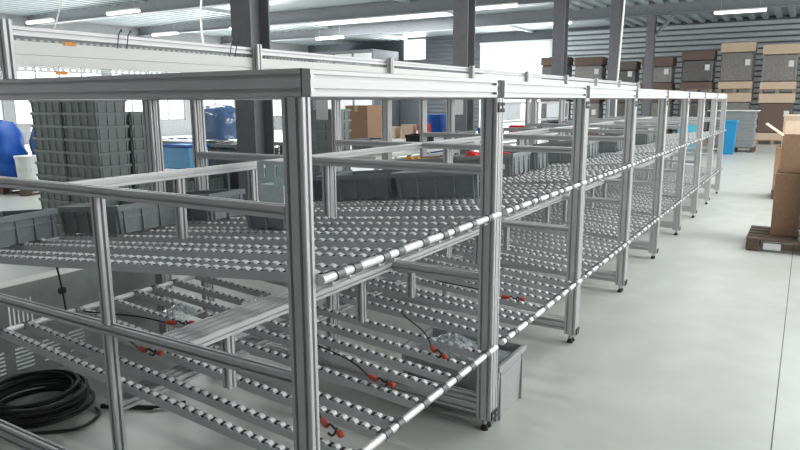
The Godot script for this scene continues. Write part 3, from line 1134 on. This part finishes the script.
func mesh_crate(label: String, at: Vector3, turn: float, h := 0.95) -> void:
	var t := thing("mesh_crate", label, "crate", at, turn, "wire mesh crates")
	var w := 1.2
	var d := 0.8
	var st := mb()
	for sx in [-1.0, 1.0]:
		for sz in [-1.0, 1.0]:
			box(st, Vector3(sx * (w / 2 - 0.025), h / 2, sz * (d / 2 - 0.025)), Vector3(0.05, h, 0.05))
	for y in [0.12, h - 0.02]:
		for s in [-1.0, 1.0]:
			box(st, Vector3(0, y, s * (d / 2 - 0.02)), Vector3(w - 0.1, 0.04, 0.04))
			box(st, Vector3(s * (w / 2 - 0.02), y, 0), Vector3(0.04, 0.04, d - 0.1))
	box(st, Vector3(0, 0.11, 0), Vector3(w - 0.05, 0.01, d - 0.05))
	part(t, "crate_frame", st, M.wire)
	st = mb()
	var k := 0.06
	while k < w:
		for s in [-1.0, 1.0]:
			box(st, Vector3(-w / 2 + k, h / 2 + 0.05, s * (d / 2 - 0.02)), Vector3(0.007, h - 0.14, 0.007))
		k += 0.05
	k = 0.06
	while k < d:
		for s in [-1.0, 1.0]:
			box(st, Vector3(s * (w / 2 - 0.02), h / 2 + 0.05, -d / 2 + k), Vector3(0.007, h - 0.14, 0.007))
		k += 0.05
	k = 0.16
	while k < h:
		for s in [-1.0, 1.0]:
			box(st, Vector3(0, k, s * (d / 2 - 0.013)), Vector3(w - 0.1, 0.007, 0.007))
			box(st, Vector3(s * (w / 2 - 0.013), k, 0), Vector3(0.007, 0.007, d - 0.1))
		k += 0.05
	var o := part(t, "wire_mesh", st, M.wire)
	o.set_meta("kind", "stuff")
	# lumpy content under a white sheet
	var n := FastNoiseLite.new()
	n.seed = int(at.x * 31.0)
	n.frequency = 4.0
	st = mb()
	var N := 16
	var P := func(i: int, j: int, yo: float) -> Vector3:
		var u := -0.5 + float(i) / N
		var v := -0.5 + float(j) / N
		return Vector3(u * (w - 0.08), yo + 0.05 * n.get_noise_2d(u * 2.0, v * 2.0), v * (d - 0.08))
	for i in N:
		for j in N:
			aquad(st, P.call(i, j, h - 0.02), P.call(i + 1, j, h - 0.02), P.call(i + 1, j + 1, h - 0.02), P.call(i, j + 1, h - 0.02), Vector3.UP)
	part(t, "cover_sheet", st, M.paper)
	st = mb()
	box(st, Vector3(0, h / 2 + 0.015, 0), Vector3(w - 0.12, h - 0.21, d - 0.12))
	part(t, "content", st, M.scrap)

func bag(called: String, label: String, at: Vector3, s: Vector3, m: Material, seed_: int) -> void:
	var t := thing(called, label, "bag", at)
	var n := FastNoiseLite.new()
	n.seed = seed_
	n.frequency = 2.2
	var st := mb()
	var A := 20
	var B := 10
	var P := func(i: int, j: int) -> Vector3:
		var a := TAU * i / A
		var f := float(j) / B
		var prof := 0.90 + 0.08 * sin(f * PI) - 0.35 * pow(f, 6.0)
		var q := Vector3(cos(a), 0, sin(a))
		var sq := 1.0 / pow(pow(absf(q.x), 4.0) + pow(absf(q.z), 4.0), 0.25)
		var rr := prof * sq * (1.0 + 0.30 * n.get_noise_3d(q.x * 1.6, f * 2.2, q.z * 1.6))
		return Vector3(q.x * rr * s.x / 2, f * s.y, q.z * rr * s.z / 2)
	st.set_smooth_group(0)
	var top := Vector3(0, s.y * 1.02, 0)
	for i in A:
		var i2 := (i + 1) % A
		for j in B:
			for v in [P.call(i, j), P.call(i2, j + 1), P.call(i2, j), P.call(i, j), P.call(i, j + 1), P.call(i2, j + 1)]:
				st.add_vertex(v)
		for v in [P.call(i, B), top, P.call(i2, B)]:
			st.add_vertex(v)
	st.generate_normals()
	part(t, "bag_skin", st, m)
	st = mb()
	cyl(st, Vector3(0, s.y * 0.99, 0), Vector3(0.01, s.y * 1.03, 0.01), 0.02, 0.045, 7)
	part(t, "tied_neck", st, m)

func background_left() -> void:
	# stacks of grey bins behind the racks
	var stacks := [["left bin stack behind the racks", -6.03, -3.05, 12], ["right bin stack behind the racks", -5.42, -3.05, 12], ["rear bin stack, past the right one", -5.42, -3.48, 11], ["narrow bin stack near the column", -4.50, -5.95, 11]]
	var proto: Node3D = null
	for s in stacks:
		for k in s[3]:
			var lab := "grey bin, %s from floor in %s" % [ORD[k], s[0]]
			var at := Vector3(s[1], 0.002 + 0.140 * k, s[2])
			if proto == null:
				proto = bin("stacked_bin", lab, at, 0.0, 0.595, 0.395, 0.139, M.bin_light, "stacked grey bins")
			else:
				copy(proto, lab, at, 0.0, "stacked grey bins")
	var sh := thing("notice_sheet", "white paper sheet fixed on the narrow bin stack", "paper", Vector3(-4.40, 1.40, -5.745))
	var st := mb()
	box(st, Vector3(0, 0.14, 0), Vector3(0.20, 0.28, 0.003))
	part(sh, "sheet", st, M.paper)
	# pallet with blue bags and a bucket
	pallet("floor_pallet", "wooden pallet under blue bags at the far left", Vector3(-11.3, 0, -5.5), 0.1, 1.3, 1.0, M.wood)
	bag("blue_bag", "tall blue plastic bag on the far left pallet", Vector3(-11.65, 0.146, -5.35), Vector3(0.70, 1.15, 0.65), M.blue, 2)
	bag("film_sack", "clear film sack tied at the top, right of the blue bag", Vector3(-11.02, 0.146, -5.75), Vector3(0.44, 1.15, 0.38), M.film_blue, 6)
	var t := thing("white_bucket", "white plastic bucket beside the blue bag", "bucket", Vector3(-10.78, 0.146, -5.3))
	st = mb()
	cyl(st, Vector3.ZERO, Vector3(0, 0.52, 0), 0.19, 0.22, 24)
	part(t, "bucket_body", st, M.bucket)
	st = mb()
	cyl(st, Vector3(0, 0.52, 0), Vector3(0, 0.56, 0), 0.235, 0.235, 24)
	part(t, "lid", st, M.bucket)
	st = mb()
	for k in 12:
		var a := PI * 0.02 + PI * 0.1 * k - 0.3
		cyl(st, Vector3(cos(a) * 0.208, 0.28, sin(a) * 0.208), Vector3(cos(a) * 0.212, 0.36, sin(a) * 0.212), 0.004, 0.004, 4)
	part(t, "bail_handle", st, M.steel)
	# wire mesh crates with a blue crate and film in front
	mesh_crate("wire mesh crate farther left, behind the light blue crate", Vector3(-7.35, 0, -5.9), 0.0, 1.05)
	mesh_crate("wire mesh crate right of the rear post with white sheet on top", Vector3(-6.05, 0, -5.75), 0.0, 1.05)
	mesh_crate("low wire mesh crate carrying the light blue crate", Vector3(-6.15, 0, -4.72), 0.0, 0.72)
	t = thing("blue_crate", "light blue plastic crate standing on the low mesh crate", "crate", Vector3(-5.95, 0.76, -4.72))
	st = mb()
	cbox(st, Vector3(0, 0.16, 0), Vector3(0.50, 0.32, 0.36), 0.02)
	part(t, "crate_body", st, M.blue_light)
	st = mb()
	for s in [-1.0, 1.0]:
		cbox(st, Vector3(s * 0.255, 0.31, 0), Vector3(0.02, 0.04, 0.38), 0.005)
		cbox(st, Vector3(0, 0.31, s * 0.185), Vector3(0.53, 0.04, 0.02), 0.005)
	part(t, "rim", st, M.blue)
	bag("film_sack", "clear film sack over blue goods above the mesh crate", Vector3(-6.35, 1.095, -5.75), Vector3(0.62, 0.5, 0.5), M.film_blue, 9)
	# carton and bench in the middle distance
	var tb := thing("work_table", "white topped work table holding the brown carton", "table", Vector3(-4.95, 0, -7.6))
	table_parts(tb, 1.3, 0.8, 1.02)
	carton("brown carton standing on the white work table", Vector3(-4.80, 1.022, -7.32), 0.0, Vector3(0.42, 0.56, 0.40), M.card)
	tb = thing("work_table", "white topped table with orange and brown boxes near column", "table", Vector3(-4.75, 0, -8.75))
	table_parts(tb, 1.2, 0.8, 1.0)
	carton("small brown box on the white table", Vector3(-4.72, 1.002, -8.60), 0.2, Vector3(0.22, 0.24, 0.2), M.card_pale)
	carton("small orange box on the white table", Vector3(-4.42, 1.002, -8.62), 0.1, Vector3(0.16, 0.26, 0.2), M.orange)
	carton("pale box at the left end of the white table", Vector3(-5.05, 1.002, -8.58), -0.1, Vector3(0.24, 0.20, 0.2), M.card_pale)
	t = thing("blue_drum", "blue plastic drum standing before the second column", "drum", Vector3(-4.75, 0, -9.65))
	st = mb()
	cyl(st, Vector3(0, 0, 0), Vector3(0, 0.1, 0), 0.26, 0.29, 20)
	cyl(st, Vector3(0, 0.1, 0), Vector3(0, 1.15, 0), 0.29, 0.29, 20)
	cyl(st, Vector3(0, 1.15, 0), Vector3(0, 1.4, 0), 0.29, 0.2, 20)
	part(t, "drum_body", st, M.blue)
	for y in [0.4, 0.8]:
		st = mb()
		cyl(st, Vector3(0, y, 0), Vector3(0, y + 0.04, 0), 0.305, 0.305, 20)
		part(t, "hoop", st, M.blue)
	# assembly benches behind the far bays
	for k in 4:
		var z := -5.6 - 2.4 * k
		var b := thing("assembly_bench", "aluminium assembly bench behind the racks, %s from the viewer" % ORD[k], "bench", Vector3(-3.15, 0, z), 0.0, "assembly benches behind the racks")
		for sx in [-0.38, 0.38]:
			for sz in [-1.0, 1.0]:
				bar(b, "leg", "y", Vector3(sx, 0.0, sz), 1.02 if sx > 0 or k < 2 else 1.62)
		for sx in [-0.38, 0.38]:
			bar(b, "long_rail", "z", Vector3(sx, 0.98, -0.98), 1.96)
		if k > 1:
			bar(b, "long_rail", "z", Vector3(-0.38, 1.60, -0.98), 1.96)
			bar(b, "long_rail", "z", Vector3(-0.38, 1.25, -0.98), 1.96)
		st = mb()
		cbox(st, Vector3(0, 1.035, 0), Vector3(0.8, 0.03, 2.1), 0.004)
		part(b, "bench_top", st, M.tabletop)
		if k > 1:
			st = mb()
			cbox(st, Vector3(-0.38, 1.43, 0.0), Vector3(0.008, 0.30, 0.9), 0.002)
			part(b, "back_panel", st, M.clad)
	var cols := [M.bin_light, M.black, M.bin_dark, M.blue, M.red, M.bin_dark, M.black, M.teal]
	var cn := ["light grey", "black", "dark grey", "blue", "red", "charcoal", "deep black", "teal"]
	for k in 8:
		var z := -4.9 - 1.15 * k
		var bb := bin("parts_bin", "small %s parts bin on the assembly bench row" % cn[k], Vector3(-3.05, 1.052, z), 0.3 * sin(k * 2.0), 0.30, 0.40, 0.17, cols[k], "small bins on the assembly benches")
		bb.set_meta("label", "small %s parts bin, %s along the assembly benches" % [cn[k], ORD[k]])
	# white hanging cords
	t = thing("power_cable", "white cord hanging from the roof left of the first column", "cable", Vector3(-9.5, 0, -8.6))
	st = mb()
	var pts := []
	for k in 24:
		var f := k / 23.0
		pts.append(Vector3(-0.25 + 0.1 * sin(f * 9.0) + 0.25 * f, HY - 3.9 * f, 0.0))
	tube(st, pts, 0.022, 6)
	part(t, "cord", st, M.cord_white)
	t = thing("power_cable", "straight white cord hanging from the roof before far columns", "cable", Vector3(-2.2, 0, -13.0))
	st = mb()
	tube(st, [Vector3(0.0, HY, 0), Vector3(0.02, 4.0, 0), Vector3(-0.05, 2.0, 0), Vector3(-0.05, 1.2, 0)], 0.02, 6)
	part(t, "cord", st, M.cord_white)
	t = thing("power_cable", "thin white cord slanting at the top left corner", "cable", Vector3(-14.0, 0, -8.0))
	st = mb()
	tube(st, [Vector3(1.3, HY, 0), Vector3(0.0, 3.2, 0), Vector3(-0.1, 2.4, 0)], 0.02, 6)
	part(t, "cord", st, M.cord_white)

func table_parts(t: Node3D, w: float, d: float, h: float) -> void:
	var st := mb()
	cbox(st, Vector3(0, h - 0.02, 0), Vector3(w, 0.04, d), 0.006)
	part(t, "table_top", st, M.tabletop)
	for sx in [-1.0, 1.0]:
		for sz in [-1.0, 1.0]:
			bar(t, "leg", "y", Vector3(sx * (w / 2 - 0.05), 0, sz * (d / 2 - 0.05)), h - 0.041)
	st = mb()
	box(st, Vector3(0, 0.3, 0), Vector3(w - 0.1, 0.02, d - 0.1))
	part(t, "under_shelf", st, M.tabletop)

# ---------------------------------------------------------------- background, right side
func wrapped(label: String, at: Vector3, h: float, m: Material, top: Material) -> void:
	var t := thing("wrapped_pallet", label, "pallet load", at, 0.0, "film wrapped pallet loads along the end wall")
	pallet_parts(t, 1.2, 0.9, M.wood_light, 0.0)
	var st := mb()
	cbox(st, Vector3(0, 0.145 + 0.13, 0), Vector3(1.18, 0.26, 0.88), 0.01)
	part(t, "base_carton", st, top)
	st = mb()
	cbox(st, Vector3(0, 0.405 + (h - 0.75) / 2, 0), Vector3(1.12, h - 0.75, 0.84), 0.05)
	part(t, "wrapped_goods", st, m)
	st = mb()
	cbox(st, Vector3(0, h - 0.345 + 0.17, 0), Vector3(1.18, 0.34, 0.88), 0.01)
	part(t, "lid_carton", st, top)
	st = mb()
	box(st, Vector3(0.36, h * 0.6, 0.424), Vector3(0.17, 0.22, 0.004))
	part(t, "paper_label", st, M.paper)

func background_right() -> void:
	for k in 6:
		var x := -1.25 - 1.42 * k
		if k == 0:
			x = -1.25
		var mm: Material = M.wrap if k % 2 == 0 else M.wrap2
		var tm: Material = M.card_pale if k == 0 else (M.card_dark if k % 3 else M.card_grey)
		var where := "%s left of the aisle end" % ORD[k]
		wrapped("floor level film wrapped pallet load, " + where, Vector3(x, 0, -27.6), 1.9, mm, tm)
		wrapped("upper film wrapped pallet load, " + where, Vector3(x + 0.04 * sin(k * 2.0), 1.905, -27.6), 1.85 if k == 0 else 1.45 + 0.16 * sin(k * 1.7), mm, tm)
	for k in 3:
		var x := 0.18 + 1.45 * k
		var where := "%s right of the aisle end" % ORD[k]
		wrapped("floor level film wrapped pallet load, " + where, Vector3(x, 0, -27.4), 1.86, M.card_dark if k == 0 else M.wrap2, M.card_pale)
		wrapped("upper film wrapped pallet load, " + where, Vector3(x, 1.865, -27.4), 1.75, M.wrap, M.card_pale)
	# grey foam sheets stacked on a pallet
	pallet("floor_pallet", "dark pallet under the stack of grey foam sheets", Vector3(-0.72, 0, -22.6), 0.0, 1.2, 0.9, M.wood)
	var t := thing("foam_stack", "stack of grey foam sheets with a pale lid board", "stack", Vector3(-0.72, 0.146, -22.6))
	for k in 11:
		var st := mb()
		cbox(st, Vector3(0.02 * sin(k * 2.3), 0.05 + 0.102 * k, 0), Vector3(1.1, 0.1, 0.85), 0.012)
		part(t, "foam_sheet", st, M.foam)
	var s2 := mb()
	cbox(s2, Vector3(-0.1, 1.145, 0), Vector3(1.45, 0.03, 0.95), 0.004)
	part(t, "lid_board", s2, M.paper)
	# blue waste bin
	t = thing("waste_bin", "blue plastic waste bin at the far end of the racks", "bin", Vector3(-0.80, 0, -21.2))
	s2 = mb()
	ext(s2, PackedVector2Array([Vector2(-0.17, 0.0), Vector2(0.17, 0.0), Vector2(0.22, 0.98), Vector2(-0.22, 0.98)]), "z", -0.22, 0.22)
	part(t, "bin_body", s2, M.blue_bin)
	s2 = mb()
	cbox(s2, Vector3(0, 1.0, 0), Vector3(0.50, 0.06, 0.50), 0.015)
	part(t, "bin_lid", s2, M.blue_bin)
	t = thing("teal_trolley", "teal and white trolley seen through the far rack bays", "trolley", Vector3(-1.75, 0, -20.0))
	s2 = mb()
	cbox(s2, Vector3(0, 0.55, 0), Vector3(0.6, 0.75, 0.45), 0.02)
	part(t, "trolley_body", s2, M.teal)
	for q in [[-0.25, -0.18], [0.25, -0.18], [0.25, 0.18], [-0.25, 0.18]]:
		s2 = mb()
		cyl(s2, Vector3(q[0] - 0.015, 0.06, q[1]), Vector3(q[0] + 0.015, 0.06, q[1]), 0.06, 0.06, 12)
		box(s2, Vector3(q[0], 0.14, q[1]), Vector3(0.04, 0.1, 0.04))
		part(t, "castor", s2, M.black)
	s2 = mb()
	cbox(s2, Vector3(0, 0.95, 0), Vector3(0.64, 0.05, 0.49), 0.01)
	part(t, "tray", s2, M.white_panel)
	# pallet with cartons at the right edge
	pallet("floor_pallet", "weathered grey brown pallet at the right edge of the aisle", Vector3(1.36, 0, -7.08), 0.0, 1.2, 0.86, M.wood)
	var tag := thing("paper_label", "white paper label stuck on the weathered pallet's front block", "label", Vector3(1.02, 0.03, -6.648))
	s2 = mb()
	box(s2, Vector3(0, 0.035, 0), Vector3(0.17, 0.07, 0.003))
	part(tag, "sheet", s2, M.paper)
	carton("large brown carton on the weathered pallet, lower one", Vector3(1.26, 0.146, -7.16), 0.0, Vector3(0.56, 0.70, 0.50), M.card)
	carton("open brown carton with flaps up on top of the large carton", Vector3(1.28, 0.85, -7.16), 0.0, Vector3(0.54, 0.40, 0.48), M.card, true)
	for k in 6:
		bin("edge_bin", "grey green bin, %s from the bottom of the right edge stack" % ORD[k], Vector3(1.545, 0.146 + 0.132 * k, -6.78), 0.0, 0.60, 0.26, 0.131, M.bin_light, "grey green bins at the right edge")
	pallet("floor_pallet", "farther dark pallet behind the cartons on the aisle's right", Vector3(1.41, 0, -11.6), 0.0, 1.2, 0.9, M.wood)
	carton("tall brown carton on the farther pallet", Vector3(1.15, 0.146, -11.5), 0.0, Vector3(0.66, 0.72, 0.6), M.card)
	carton("pale brown carton on top of the farther tall carton", Vector3(1.17, 0.87, -11.5), 0.0, Vector3(0.56, 0.52, 0.5), M.card_pale)
